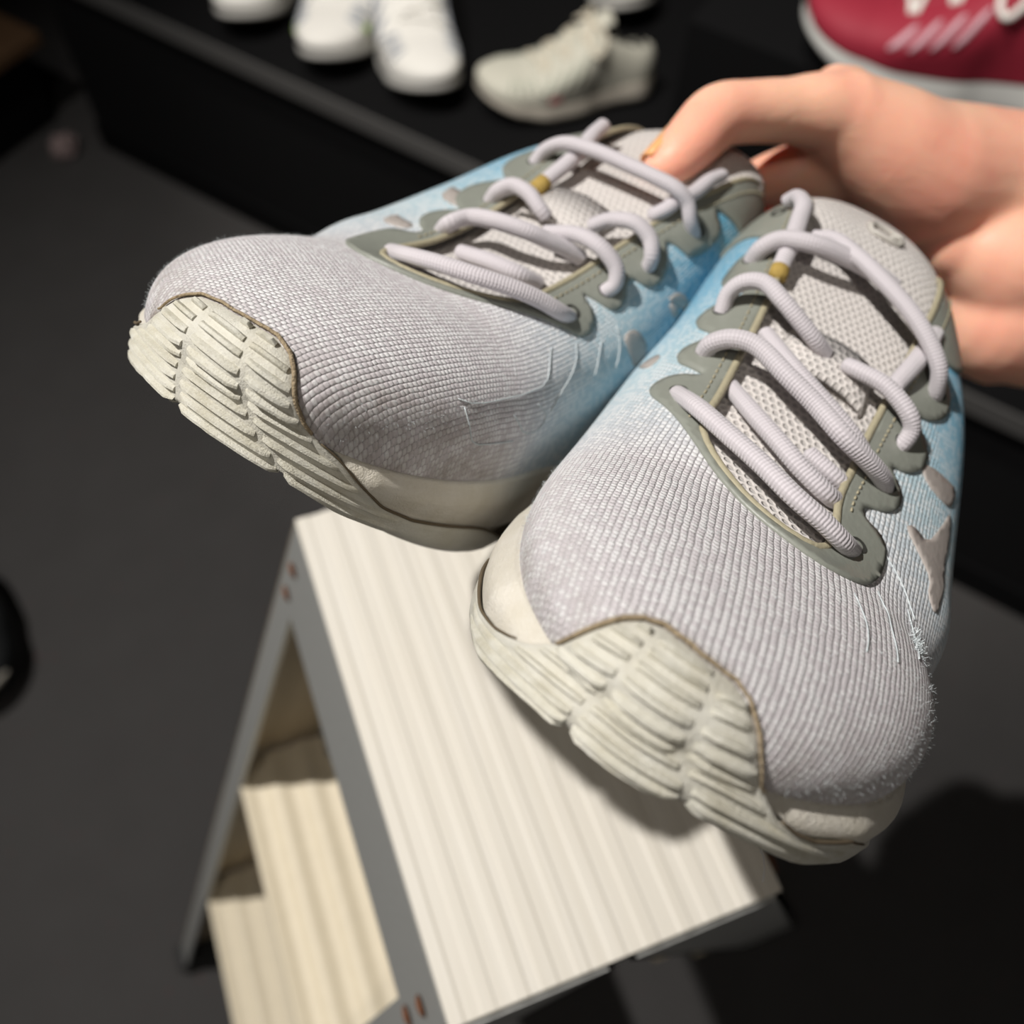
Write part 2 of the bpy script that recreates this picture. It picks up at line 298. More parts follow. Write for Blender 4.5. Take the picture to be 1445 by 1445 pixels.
def skin_material():
    t = NT('skin'); o = t.obj()
    big = t.noise(28., 3, o); fine = t.noise(900., 3, o)
    vor = t.n('ShaderNodeTexVoronoi', i_Scale=700.); t.l(o, vor.inputs['Vector'])
    mp = t.n('ShaderNodeMapping', i_Scale=(60, 60, 260)); mp.inputs['Rotation'].default_value = (.5, .9, .3); t.l(o, mp.inputs[0])
    cre = t.noise(1.0, 2, mp.outputs[0])
    c = t.mix(t.ramp(big, [(.35, (0, 0, 0, 1)), (.65, (1, 1, 1, 1))]), srgb(254, 195, 166), srgb(250, 174, 150))
    h = t.math('ADD', t.math('MULTIPLY', vor.outputs['Distance'], .5), t.math('ADD', t.math('MULTIPLY', cre, .9), t.math('MULTIPLY', fine, .2)))
    m = t.fin(c, .48, t.bump(h, .25, .0008), .4)
    t.b.inputs['Subsurface Weight'].default_value = .6
    t.b.inputs['Subsurface Radius'].default_value = (.008, .003, .0015)
    t.b.inputs['Subsurface Scale'].default_value = .6
    return m

M = {}
M['knit'] = knit_material('toe_knit', srgb(226, 220, 223), srgb(188, 216, 226), srgb(98, 180, 214))
M['tongue'] = mesh_cloth('tongue_mesh', srgb(226, 220, 215), .0022, .0018, .66)
M['film'] = plain('eyestay_film', srgb(137, 140, 131), .42, .15, 500, .12, .45)
M['film_edge'] = plain('eyestay_edge', srgb(172, 164, 138), .6, .3, 900, .2)
M['patch'] = plain('side_film', srgb(172, 164, 158), .5, .2, 400, .15)
M['lace'] = lace_material('lace_cotton', srgb(203, 197, 201))
M['rubber'] = rubber_material('toe_rubber', srgb(208, 206, 196), srgb(190, 185, 168))
M['rib'] = rubber_material('rib_rubber', srgb(212, 210, 199), srgb(186, 181, 162), .6, 1.0)
M['foam'] = rubber_material('midsole_foam', srgb(216, 211, 200), srgb(196, 188, 168), .5, .6)
M['glue'] = plain('dirty_glue', srgb(176, 158, 130), .9, .9, 1500, .45, .2)
M['thread'] = plain('white_thread', srgb(212, 220, 222), .6, .5, 2500, .1)
M['aglet'] = plain('frayed_yellow', srgb(190, 160, 84), .7, .6, 1500, .35)
M['seam'] = plain('dark_seam', srgb(96, 84, 66), .9)
M['hole'] = plain('eyelet_shadow', srgb(48, 48, 44), .8)
M['lining'] = plain('grey_lining', srgb(150, 150, 150), .9, .4, 900, .2)
M['logo'] = plain('embossed_grey', srgb(188, 184, 176), .35, 0)
M['skin'] = skin_material()
M['nail'] = plain('nail', srgb(236, 176, 120), .3, 0)
M['fluff'] = plain('fluff', srgb(196, 196, 200), .9)

# ------------------------------------------------------------------ running shoe geometry (local: x heel->toe, y lateral, z up; metres)
KNX = [.06, .10, .13, .16, .19, .222]
ZX = [0, .10, .18, .222, .255, .285]
CX, HX = .222, .04

def pch(x, xs, ys, flat=False):
    xs = np.asarray(xs, float); ys = np.asarray(ys, float); h = np.diff(xs); d = np.diff(ys) / h
    m = np.zeros(len(xs)); m[0] = d[0]; m[-1] = 0. if flat else d[-1]
    for i in range(1, len(xs) - 1):
        if d[i - 1] * d[i] > 0:
            w1 = 2 * h[i] + h[i - 1]; w2 = h[i] + 2 * h[i - 1]; m[i] = (w1 + w2) / (w1 / d[i - 1] + w2 / d[i])
    x = np.clip(np.asarray(x, float), xs[0], xs[-1]); i = np.clip(np.searchsorted(xs, x, side='right') - 1, 0, len(xs) - 2)
    t = (x - xs[i]) / h[i]
    return (2*t**3-3*t**2+1)*ys[i] + (t**3-2*t**2+t)*h[i]*m[i] + (-2*t**3+3*t**2)*ys[i+1] + (t**3-t**2)*h[i]*m[i+1]

class Last:
    """the shoe's last: upper surface U[ring, theta] and side wall W[ring, t] (t 0 = feather line, 1 = ground edge)"""
    def __init__(s, d, ns, nt, nh, nth, nv):
        A, TIP, PL, SOFF, PM = d['misc']
        kl, km = [.04] + KNX, [.04] + KNX
        wl = lambda x: pch(x, kl, [.034] + list(d['wl']), True); wm = lambda x: pch(x, km, [.025] + [d['wm'][0] - .005] + list(d['wm'][1:]), True)
        xs = np.linspace(HX, CX, ns); r = []; sp = []
        for i, x in enumerate(xs[:-1]): r.append((x, float(wl(x)), x)); sp.append(i / (ns - 1))
        for j, ph in enumerate(np.radians(np.linspace(90, -90, nt))):
            sn, cn = math.sin(ph), max(math.cos(ph), 0); e = 2 / (PL if sn >= 0 else PM)
            lat = float(wl(CX) if sn >= 0 else wm(CX)) * math.copysign(abs(sn) ** e, sn) + TIP * cn ** 1.5
            r.append((CX + A * cn ** e, lat, CX)); sp.append(1 + j / (nt - 1))
        for i, x in enumerate(xs[::-1][1:]): r.append((x, -float(wm(x)), x)); sp.append(2 + (i + 1) / (ns - 1))
        for j, ph in enumerate(np.radians(np.linspace(-90, 90, nh))[1:-1]):
            sn, cn = math.sin(ph), math.cos(ph); w = float(wl(HX) if sn > 0 else wm(HX))
            r.append((HX - (.036 if sn > 0 else .028) * cn ** .9, w * sn, HX)); sp.append(3 + (j + 1) / (nh - 1))
        r = np.array(r); s.r = r; s.s = np.array(sp); rc = r[:, 2]
        zf = pch(r[:, 0], ZX, d['zf']); zb = pch(r[:, 0], ZX, d['zb'])
        zr = pch(rc, [.04] + KNX, [.1] + list(d['zr']), True)
        a = pch(rc, KNX, d['a'], True)[:, None]; b = pch(rc, KNX, d['b'], True)[:, None]
        th = np.linspace(0, math.pi / 2, nth); cs = np.maximum(np.cos(th), 0)[None]; sn = np.sin(th)[None]
        f = np.clip(r[:, 1] / .03, -1, 1) * .5 + .5
        bu = (pch(rc, KNX, d['bl'], True) * f + pch(rc, KNX, d['bm'], True) * (1 - f))[:, None]
        k = cs ** a * (1 + bu * np.sin(2 * th)[None])
        s.U = np.stack([rc[:, None] + (r[:, 0:1] - rc[:, None]) * k, r[:, 1:2] * k, zf[:, None] + (zr - zf)[:, None] * sn ** b], -1)
        s.zr = zr
        g = np.gradient(np.vstack([r[-2:, :2], r[:, :2], r[:2, :2]]), axis=0)[2:-2]
        n = np.stack([g[:, 1], -g[:, 0]], 1); n /= np.linalg.norm(n, axis=1)[:, None] + 1e-12
        n *= np.sign(np.sum(n * (r[:, :2] - np.array([.14, 0])), 1))[:, None]; s.n2 = n
        t = np.linspace(0, 1, nv)
        off = .0005 + SOFF * np.sin(np.pi * np.clip(t * 1.1, 0, 1)) - .012 * np.clip((t - .75) / .25, 0, 1) ** 2
        W = np.empty((len(r), nv, 3)); W[..., :2] = r[:, None, :2] + n[:, None] * off[None, :, None]; W[..., 2] = zf[:, None] + (zb - zf)[:, None] * t
        # the inner edge of the sole tucks in under the arch
        tuck = np.clip((s.s - 2.05) / .3, 0, 1) * np.clip((3.6 - s.s) / .3, 0, 1) * .0065
        W[..., :2] -= (n * tuck[:, None])[:, None, :] * np.clip(t / .3, 0, 1)[None, :, None]
        # slight banana bend of the rear half away from the partner shoe
        bend = lambda x: .45 * np.clip(.115 - x, 0, 1) ** 2
        s.U[..., 1] += bend(s.U[..., 0]); W[..., 1] += bend(W[..., 0]); r[:, 1] += bend(r[:, 0])
        s.W = W
        s.NU = s.normals(s.U); s.NW = s.normals(W)
        # profile ground edge -> feather -> ridge, with arc length from the ground edge
        s.prof = np.concatenate([W[:, ::-1], s.U[:, 1:]], 1)
        s.pn = np.concatenate([s.NW[:, ::-1], s.NU[:, 1:]], 1)
        s.pl = np.concatenate([np.zeros((len(r), 1)), np.cumsum(np.linalg.norm(np.diff(s.prof, axis=1), axis=2), 1)], 1)
        s.nth = nth; s.nv = nv
        V, F = s.quads(s.U)
        s.bvh = BVHTree.FromPolygons([Vector(v) for v in V], [tuple(q) for q in F])
    def normals(s, A):
        Ap = np.concatenate([A[-1:], A, A[:1]], 0)
        nn = np.cross(np.gradient(Ap, axis=0)[1:-1], np.gradient(A, axis=1)); nn /= np.linalg.norm(nn, axis=-1)[..., None] + 1e-12
        return nn * np.sign((nn * (A - np.array([.15, 0, .02]))).sum(-1))[..., None]
    def quads(s, A):
        n, m = A.shape[:2]
        return A.reshape(-1, 3), [(i * m + k, ((i + 1) % n) * m + k, ((i + 1) % n) * m + k + 1, i * m + k + 1) for i in range(n) for k in range(m - 1)]
    def ring(s, q):                              # fractional ring index for position s
        return float(np.interp(q, s.s, np.arange(len(s.s))))
    def at(s, q, th):                            # upper point and normal at (s, theta fraction)
        i = s.ring(q); j = th * (s.nth - 1); i0 = min(int(i), len(s.s) - 2); j0 = min(int(j), s.nth - 2); u, v = i - i0, j - j0
        f = lambda A: (1-u)*(1-v)*A[i0, j0] + u*(1-v)*A[i0+1, j0] + (1-u)*v*A[i0, j0+1] + u*v*A[i0+1, j0+1]
        n = f(s.NU); return f(s.U), n / np.linalg.norm(n)
    def band(s, q, L):                           # point and normal on wall/upper at arc length L above the ground edge
        i = s.ring(q); i0 = min(int(i), len(s.s) - 2); u = i - i0; P = []; N = []
        for k in (i0, i0 + 1):
            P.append([np.interp(L, s.pl[k], s.prof[k, :, c]) for c in range(3)]); N.append([np.interp(L, s.pl[k], s.pn[k, :, c]) for c in range(3)])
        P = np.array(P); N = np.array(N); n = N[0] * (1 - u) + N[1] * u
        return P[0] * (1 - u) + P[1] * u, n / (np.linalg.norm(n) + 1e-9)
    def top(s, x, y):                            # drop onto the upper from above
        h = s.bvh.ray_cast(Vector((x, y, .3)), Vector((0, 0, -1)))
        if h[0] is None: h = s.bvh.find_nearest(Vector((x, y, .06)))
        n = h[1] if h[1].z > 0 else -h[1]
        return np.array(h[0]), np.array(n)

def in_poly(x, y, P):
    c = False; j = len(P) - 1
    for i in range(len(P)):
        if (P[i][1] > y) != (P[j][1] > y) and x < (P[j][0] - P[i][0]) * (y - P[i][1]) / (P[j][1] - P[i][1]) + P[i][0]: c = not c
        j = i
    return c

def round_poly(P, it=2):
    P = np.array(P, float)
    for _ in range(it):
        Q = []
        for i in range(len(P)):
            a, b = P[i], P[(i + 1) % len(P)]; Q += [a * .75 + b * .25, a * .25 + b * .75]
        P = np.array(Q)
    return P

def film(poly, step, mapf, thick, sx=1.0, sy=1.0):
    """thin solid sheet: polygon in a 2-d domain, triangulated, laid on a surface by mapf(x, y) -> point, normal"""
    P = [Vector((p[0] * sx, p[1] * sy)) for p in poly]
    # resample the border
    B = []
    for i in range(len(P)):
        a, b = P[i], P[(i + 1) % len(P)]; n = max(1, int((b - a).length / step))
        B += [a.lerp(b, k / n) for k in range(n)]
    pts = list(B); edges = [(i, (i + 1) % len(B)) for i in range(len(B))]
    xs = [p.x for p in B]; ys = [p.y for p in B]; bl = [(p.x, p.y) for p in B]
    y = min(ys) + step / 2; odd = 0
    while y < max(ys):
        x = min(xs) + step * (.5 if odd else 0)
        while x < max(xs):
            if in_poly(x, y, bl) and min((p.x - x) ** 2 + (p.y - y) ** 2 for p in B) > (step * .55) ** 2: pts.append(Vector((x, y)))
            x += step
        y += step * .87; odd ^= 1
    vo, eo, fo, ov, oe, of = delaunay_2d_cdt(pts, edges, [], 1, 1e-7)
    fo = [f for f in fo if in_poly(sum(vo[i].x for i in f) / len(f), sum(vo[i].y for i in f) / len(f), bl)]
    top = []; bot = []
    for p in vo:
        q, n = mapf(p.x / sx, p.y / sy); top.append(q + n * thick); bot.append(q - n * thick * .6)
    n = len(top); F = [tuple(f) for f in fo] + [tuple(i + n for i in reversed(f)) for f in fo]
    cnt = {}
    for f in fo:
        for k in range(len(f)):
            a, b = f[k], f[(k + 1) % len(f)]; cnt[(a, b)] = 1
    for (a, b) in list(cnt):
        if (b, a) not in cnt: F.append((a, b, b + n, a + n))
    return top + bot, F

EYESTAY_OUT = [(.096,-.040),(.1068,-.0330),(.1133,-.0300),(.1210,-.0255),(.1275,-.0212),(.1262,-.0274),(.1350,-.0288),(.1420,-.0285),(.1447,-.0263),
    (.1490,-.0215),(.1515,-.0275),(.1565,-.0298),(.1615,-.0285),(.1650,-.0245),(.1680,-.0262),(.1700,-.0292),(.1755,-.0292),(.1790,-.0245),(.1815,-.0208),(.1815,-.0285),(.1860,-.0312),
    (.1905,-.0305),(.1975,-.0245),(.2060,-.0172),(.2142,-.0098),(.2212,-.0010),(.2254,.0080),(.2266,.0165),(.2225,.0255),(.2150,.0300),(.2060,.0315),(.2000,.0300),
    (.1990,.0235),(.1950,.0235),(.1920,.0290),(.1870,.0325),(.1815,.0320),(.1775,.0262),(.1755,.0320),(.1700,.0360),(.1640,.0362),(.1580,.0290),(.1550,.0345),(.1490,.0385),
    (.1420,.0380),(.1355,.0310),(.1320,.0370),(.1270,.0405),(.1180,.0400),(.108,.040),(.096,.042)]
EYESTAY_IN = [(.096,.0250),(.1180,.0252),(.1317,.0240),(.1618,.0208),(.1749,.0194),(.1866,.0184),(.1984,.0172),(.2110,.0182),(.2190,.0152),(.2210,.0085),(.2182,.0005),(.2132,-.0068),
    (.2066,-.0134),(.1990,-.0172),(.1866,-.0166),(.1696,-.0164),(.1539,-.0165),(.1212,-.0182),(.096,-.0190)]
EYELETS = [(.1895,-.0252),(.1735,-.0250),(.1565,-.0258),(.1360,-.0255),(.1130,-.0250),(.2108,.0240),(.1870,.0268),(.1696,.0275),(.1474,.0318),(.1215,.0350)]

TOPS = {'R': ([1.0,1.20,1.238,1.30,1.33,1.356,1.384,1.404,1.418,1.439,1.457,1.483,1.526,1.57,1.60,1.62,1.642,1.67,1.70,1.726,1.76,1.82,1.90,2.0],
              [.018,.021,.0215,.0195,.0196,.0206,.0240,.0282,.0315,.0359,.0378,.0388,.0399,.0399,.0386,.0363,.0319,.0262,.0226,.0214,.0204,.0201,.022,.022]),
        'L': ([1.0,1.25,1.33,1.368,1.41,1.428,1.45,1.483,1.519,1.551,1.596,1.633,1.653,1.669,1.687,1.706,1.747,1.78,1.828,1.88,1.96,2.0],
              [.018,.019,.021,.0235,.0286,.0327,.0358,.0374,.0380,.0386,.0391,.0371,.0343,.0300,.0265,.0243,.0225,.0200,.0171,.0170,.0192,.020])}
GROOVES = {'R': (([0,.0175,.0195,.024,.0395],[1.440,1.443,1.453,1.470,1.479]), ([0,.018,.0205,.0265,.0395],[1.597,1.592,1.588,1.578,1.568])),
           'L': (([0,.0153,.0196,.0278,.037],[1.481,1.481,1.477,1.487,1.488]), ([0,.0150,.0166,.0200,.0236,.0302,.0366],[1.690,1.669,1.644,1.614,1.595,1.586,1.564]))}

def build_shoe(key, shape, pose, laces, patches, threads, label, worn_label=None):
    m = pose[2]
    L = Last(shape, 96, 121, 25, 46, 22)
    root = empty('running_shoe', label, 'shoe', group='pair of worn knit running shoes')
    root.matrix_world = Matrix([list(pose[0][i]) + [pose[1][i]] for i in range(3)] + [[0, 0, 0, 1]])
    mir = np.array([1, m, 1.0])
    def put(name, V, F, mat, parent=root, **kw):
        return mesh(name, np.asarray(V, float) * mir, F, mat, parent, **kw)
    inside = [tuple(p) for p in EYESTAY_IN]
    grow = [(x, y + (.004 if y > 0 else -.004)) if x < .2 else (x + .0006, y * 1.03) for x, y in inside]
    # --- upper: knit shell with the throat and the foot opening cut out
    U = L.U; n, k = U.shape[:2]
    th = np.linspace(0, 1, k)
    def cut(P, s, t):
        if P[2] > .06 and P[0] < .230 and in_poly(P[0], P[1], grow): return True
        if P[0] < .1 and (s < 1 or s > 2): return t > opening(s)
        return False
    def opening(s):                              # theta where the collar runs
        if s <= .33: return .38 - .16 * math.sin(math.pi * min(s / .33, 1))
        if s >= 3: return .38 + .30 * math.sin(math.pi * (s - 3))
        return .38 - .16 * math.sin(math.pi * min((3 - s) / .33, 1))
    # arc-length style knit coordinates, continuous over toe and sides
    ZR = .066
    dirx = np.where((L.s > 1) & (L.s < 2), (L.r[:, 0] - CX), 0.); diry = np.where((L.s > 1) & (L.s < 2), L.r[:, 1], np.sign(L.r[:, 1]) * .05)
    dn = np.hypot(dirx, diry) + 1e-9; dirx, diry = dirx / dn, diry / dn
    drop = L.zr[:, None] - U[..., 2]
    uu = U[..., 1] + drop * diry[:, None]; vv = U[..., 0] + drop * dirx[:, None]
    side = np.clip((np.abs(U[..., 1]) - .02) / .03, 0, 1)
    blue = np.clip((.216 + .006 * side - U[..., 0]) / .115 + side * .05, 0, 1)
    # rubbed grey dirt on the flanks of the toe
    toe = np.clip((U[..., 0] - .215) / .04, 0, 1); low = np.clip(1 - th[None] / .55, 0, 1)
    dirt = np.clip(toe * low * 1.1, 0, 1)
    if key == 'L': dirt = np.clip(dirt * 1.5 + .45 * low * np.clip((U[..., 0] - .19) / .03, 0, 1) * (U[..., 1] < 0), 0, 1)
    # brown stain creeping into the knit along the bumper's edge
    Tn = np.interp(L.s, TOPS[key][0], TOPS[key][1]); dist = L.pl[:, L.nv - 1:] - Tn[:, None]
    edge = np.exp(-(np.clip(dist, 0, 1) / (.0022 if key == 'R' else .0016)) ** 2) * ((L.s > 1.37) & (L.s < 1.71))[:, None]
    dirt = np.maximum(dirt * .8, edge * 1.5)
    V, F = L.quads(U)
    F2 = [f for f in F if not cut(V[list(f)].mean(0), L.s[f[0] // k], th[f[0] % k])]
    put('knit_upper', V, F2, M['knit'], uv=np.stack([uu, vv], -1).reshape(-1, 2), attr={'blue': blue.ravel(), 'dirt': dirt.ravel()})
    # --- lining seen inside the foot opening
    G = U - L.NU * .0035
    Vl, Fl = L.quads(G)
    Fl = [f for f in Fl if Vl[list(f)].mean(0)[0] < .16 and not cut(U.reshape(-1, 3)[list(f)].mean(0), L.s[f[0] // k], th[f[0] % k])]
    put('lining', Vl, Fl, M['lining'])
    fb = [(x, y * .93, .036) for x, y in L.r[:, :2] if x < .15]
    put('insole', fb, [tuple(range(len(fb)))], M['lining'])
    # --- padded collar round the opening
    path = []
    for s in list(np.linspace(2.67, 3.0, 12)) + list(np.linspace(3.0, 3.96, 18)):
        p, nn = L.at(s, opening(s)); path.append(p - nn * .001)
    for s in np.linspace(0, .33, 12): p, nn = L.at(s, opening(s)); path.append(p - nn * .001)
    Vt, Ft, ut = tube(path, .0045, 10, 1, None, 60); put('collar', Vt, Ft, M['knit'], uv=ut, attr={'blue': np.ones(len(Vt)), 'dirt': np.zeros(len(Vt))})
    # --- tongue, thick and soft, standing up behind the laces
    xs = np.linspace(.231, .083, 56); nl = 25; T = []; TU = []
    for x in xs:
        hw = .0275 * math.sqrt(max(0, 1 - max(0, (.105 - x) / .0225) ** 2)) if x < .105 else .0275
        hw = max(hw, .0006); lift = -.0035 + .0085 * max(0, (.118 - x) / .035) ** 1.3
        if x > .195: lift += .0022 * min(1, (x - .195) / .008)
        for c in np.linspace(-1, 1, nl):
            y = .003 + c * hw
            z = max(L.top(x, y * .9)[0][2], 0)
            T.append((x, y, z + lift - .0015 * c ** 4)); TU.append((y, x))
    top = np.array(T); nb = len(T); bot = top - np.array([0, 0, .004])
    F = [];
    for i in range(len(xs) - 1):
        for j in range(nl - 1):
            a = i * nl + j; F += [(a, a + 1, a + nl + 1, a + nl), (a + nb, a + nl + nb, a + nl + 1 + nb, a + 1 + nb)]
        for j in (0, nl - 1): a = i * nl + j; F.append((a, a + nl, a + nl + nb, a + nb))
    for i in (0, len(xs) - 1):
        for j in range(nl - 1): a = i * nl + j; F.append((a, a + 1, a + 1 + nb, a + nb))
    tongue = put('tongue', np.vstack([top, bot]), F, M['tongue'], uv=TU + TU)
    def tz(x, y, h):                             # a point above the tongue
        i = int(np.argmin(np.abs(xs - x))); row = top[i * nl:(i + 1) * nl]
        return np.array([x, y, np.interp(y, row[:, 1], row[:, 2]) + h])
    # webbing loop on the tongue that holds the lace
    cx, cy = (.160, .0045)
    Vw = []; Fw = []
    ww = [(-.0125, .0), (-.011, .0022), (-.006, .0032), (0, .0036), (.006, .0032), (.011, .0022), (.0125, 0)]
    for dx in (-.0065, .0065):
        for y, h in ww: Vw.append(tz(cx + dx, cy + y, h + .0008))
    for dx in (-.0065, .0065):
        for y, h in ww: Vw.append(tz(cx + dx, cy + y, h - .0006))
    q = len(ww)
    for j in range(q - 1): Fw += [(j, j + 1, q + j + 1, q + j), (2*q + j, 3*q + j, 3*q + j + 1, 2*q + j + 1), (j, 2*q + j, 2*q + j + 1, j + 1), (q + j, q + j + 1, 3*q + j + 1, 3*q + j)]
    Fw += [(0, q, 3 * q, 2 * q), (q - 1, 3 * q - 1, 4 * q - 1, 2 * q - 1)]
    put('lace_loop', Vw, Fw, M['tongue'], tongue, uv=[(v[1], v[0]) for v in Vw], label='webbing loop across the tongue')
    # embossed swirl mark on the tongue
    sw = []
    for a in np.linspace(.3, 2 * math.pi + 1.2, 40):
        r_ = 1.0 if a < 5.4 else 1.0 - .18 * (a - 5.4)
        sw.append(tz(.1015 + .0030 * r_ * math.sin(a), .005 + .0056 * r_ * math.cos(a), .0010))
    Vt, Ft, ut = tube(sw, .00075, 8); put('emblem', Vt, Ft, M['logo'], tongue, label='embossed oval swirl emblem')
    # --- eyestay film with lobes round every eyelet
    outer = round_poly(EYESTAY_OUT, 2)
    closed = [tuple(p) for p in outer if p[0] > .0962]
    # order: outer from rear medial round the front to rear lateral, then the inner edge back
    gap = [math.dist(closed[i - 1], closed[i]) for i in range(len(closed))]
    st = gap.index(max(gap))
    closed = closed[st:] + closed[:st]
    inner = [tuple(p) for p in catmull([(p[0], p[1], 0) for p in EYESTAY_IN], 70)[:, :2]]
    Ve, Fe = film(closed + inner, .0016, lambda x, y: L.top(x, y), .0009)
    stay = put('eyestay', Ve, Fe, M['film'])
    rim = []
    for x, y in inner: p, nn = L.top(x, y); rim.append(p + nn * .0006)
    Vt, Ft, ut = tube(rim, .0010, 8, .8); put('eyestay_rim', Vt, Ft, M['film_edge'], stay, label='pale cut edge round the throat')
    # stitching just outside the throat edge, one run of short dashes
    sb = MB(); P = catmull([(p[0], p[1] * 1.16 + (.0004 if p[1] > 0 else -.0004), 0) for p in EYESTAY_IN], 260)
    for i in range(0, 258, 2):
        if P[i][0] > .2: continue
        a, na = L.top(*P[i][:2]); b, nb_ = L.top(*P[i + 1][:2]); v, f, _ = tube([a + na * .0011, b + nb_ * .0011], .00028, 5); sb.add(np.array(v) * mir, f)
    so = sb.build('stitching', M['film_edge'], stay, True); so['kind'] = 'stuff'
    ends = [np.array(r_[e][:2]) for r_ in laces for e in (0, -1)]
    for x, y in EYELETS:
        near = min(ends, key=lambda e: np.hypot(*(e - np.array([x, y]))))
        if np.hypot(*(near - np.array([x, y]))) > .006: continue
        x, y = near; p, nn = L.top(x, y); nn = Vector(nn); t1 = nn.orthogonal().normalized(); t2 = nn.cross(t1)
        ring_ = [p + np.array(nn) * .0011 + np.array(t1 * math.cos(a) + t2 * math.sin(a)) * .0022 for a in np.linspace(0, 2 * math.pi, 17)[:-1]]
        put('eyelet', ring_ + [p + np.array(nn) * .0006], [(i, (i + 1) % 16, 16) for i in range(16)], M['hole'], stay)
    # --- one lace, threaded through: every visible run swept as a soft oval cord
    lb = MB()
    for run in laces:
        P = np.array(run); v, f, u = tube(P, [.0024, .0026, .0026, .0024] if len(run) > 3 else .0024, 14, .86, None, 12 * len(run)); lb.add(np.array(v) * mir, f, u)
    lace = lb.build('shoelace', M['lace'], root, True)
    k5 = laces[-2]
    Vt, Ft, ut = tube(np.array(k5[:2]) + np.array([.0, 0, .0002]), .0030, 12, .9, None, 6)
    P0 = np.array(k5[0]); P1 = np.array(k5[1]); Vt, Ft, ut = tube([P0 - (P1 - P0) * .15, P0 + (P1 - P0) * .5], .00265, 12, .9)
    put('lace_end', Vt, Ft, M['aglet'], lace, label='frayed yellowed band on the lace')
    # --- film stripes and raised threads on the flanks
    for poly in patches:
        Vp, Fp = film(round_poly(poly, 1), .012, lambda s, t: L.at(s, t), .0003, 1.0, 1.0)
        put('side_stripe', Vp, Fp, M['patch'])
    tb = MB()
    for line in threads:
        P = []
        for s, t in catmull([(a, b, 0) for a, b in line], 14)[:, :2]: p, nn = L.at(s, t); P.append(p + nn * .0002)
        v, f, _ = tube(P, .00016, 6, 1); tb.add(np.array(v) * mir, f)
    tb.build('seam_thread', M['thread'], root, True)
    # --- midsole: foam wall with a moulded line, closed underneath
    W = L.W.copy(); nvv = W.shape[1]; t = np.linspace(0, 1, nvv)
    sidew = np.clip(np.where((L.s > 1.2) & (L.s < 1.8), np.abs(L.s - 1.52) / .12 - 1.4, 1), 0, 1)[:, None, None]
    W += L.NW * (sidew - 1) * .0032 + L.NW * sidew * (.0014 * np.exp(-((t - .22) / .16) ** 2) - .0006 * np.exp(-((t - .5) / .03) ** 2) - .0035 * np.clip((t - .55) / .3, 0, 1))[None, :, None]
    W = W[:, :int(nvv * .72)]; nvv = W.shape[1]
    Vm, Fm = L.quads(W)
    lip = [W[i, 0] - np.append(L.n2[i], 0) * .006 + np.array([0, 0, -.0005]) for i in range(len(W))]
    b0 = len(Vm); Vm = np.vstack([Vm, lip]); nn_ = len(W)
    Fm = Fm + [(i * nvv, b0 + i, b0 + (i + 1) % nn_, ((i + 1) % nn_) * nvv) for i in range(nn_)]
    mid = put('midsole', Vm, Fm, M['foam'])
    # --- outsole: rubber skin that climbs over the toe as a bumper
    tops = TOPS[key]; Tf = lambda s: float(np.interp(s, tops[0], tops[1]))
    ss = np.r_[np.linspace(0, 1, 30)[:-1], np.linspace(1.0, 2.0, 150), np.linspace(2, 3, 30)[1:], np.linspace(3, 3.96, 14)[1:]]
    hgt = [Tf(s) if 1 <= s <= 2 else .012 + (.006 if s < 1 else .008) * math.exp(-((s - (1 if s < 1 else 2)) / .12) ** 2) for s in ss]
    nq = 16; Vb = []; Fb = []; L0 = .0062
    def base_lift(s, l):                             # sits inside the wall line low on the toe, proud of the knit above
        k_ = min(1, max(0, (l - .014) / .012)); w_ = min(1, max(0, 1.6 - abs(s - 1.53) / .22))
        return .0006 - .0020 * (1 - k_) * w_
    for s, h in zip(ss, hgt):
        for j in range(nq + 1):
            e = j / nq; p, nn = L.band(s, L0 + (h - L0) * e); lift = base_lift(s, L0 + (h - L0) * e) * (1 if j < nq else .05)
            if j == nq - 1: lift = .0007
            Vb.append(p + nn * lift)
    c = nq + 1; ns_ = len(ss)
    Fb = [(i * c + j, ((i + 1) % ns_) * c + j, ((i + 1) % ns_) * c + j + 1, i * c + j + 1) for i in range(ns_) for j in range(nq)]
    cb = len(Vb)                                     # hollowed underside
    for i in range(ns_):
        p = Vb[i * c]; Vb.append(np.array([.14 + (p[0] - .14) * .9, p[1] * .8, p[2] + .004]))
    Fb += [(i * c, ((i + 1) % ns_) * c, cb + (i + 1) % ns_, cb + i) for i in range(ns_)]; Fb.append(tuple(cb + i for i in range(ns_)))
    bump = put('outsole', Vb, Fb, M['rubber'], label='cream rubber outsole wrapped over the toe')
    # ribs across the bumper, split by two upright grooves
    gl, gm = GROOVES[key]; pitch = .0027
    rows = np.arange(.0076, .0395, pitch)
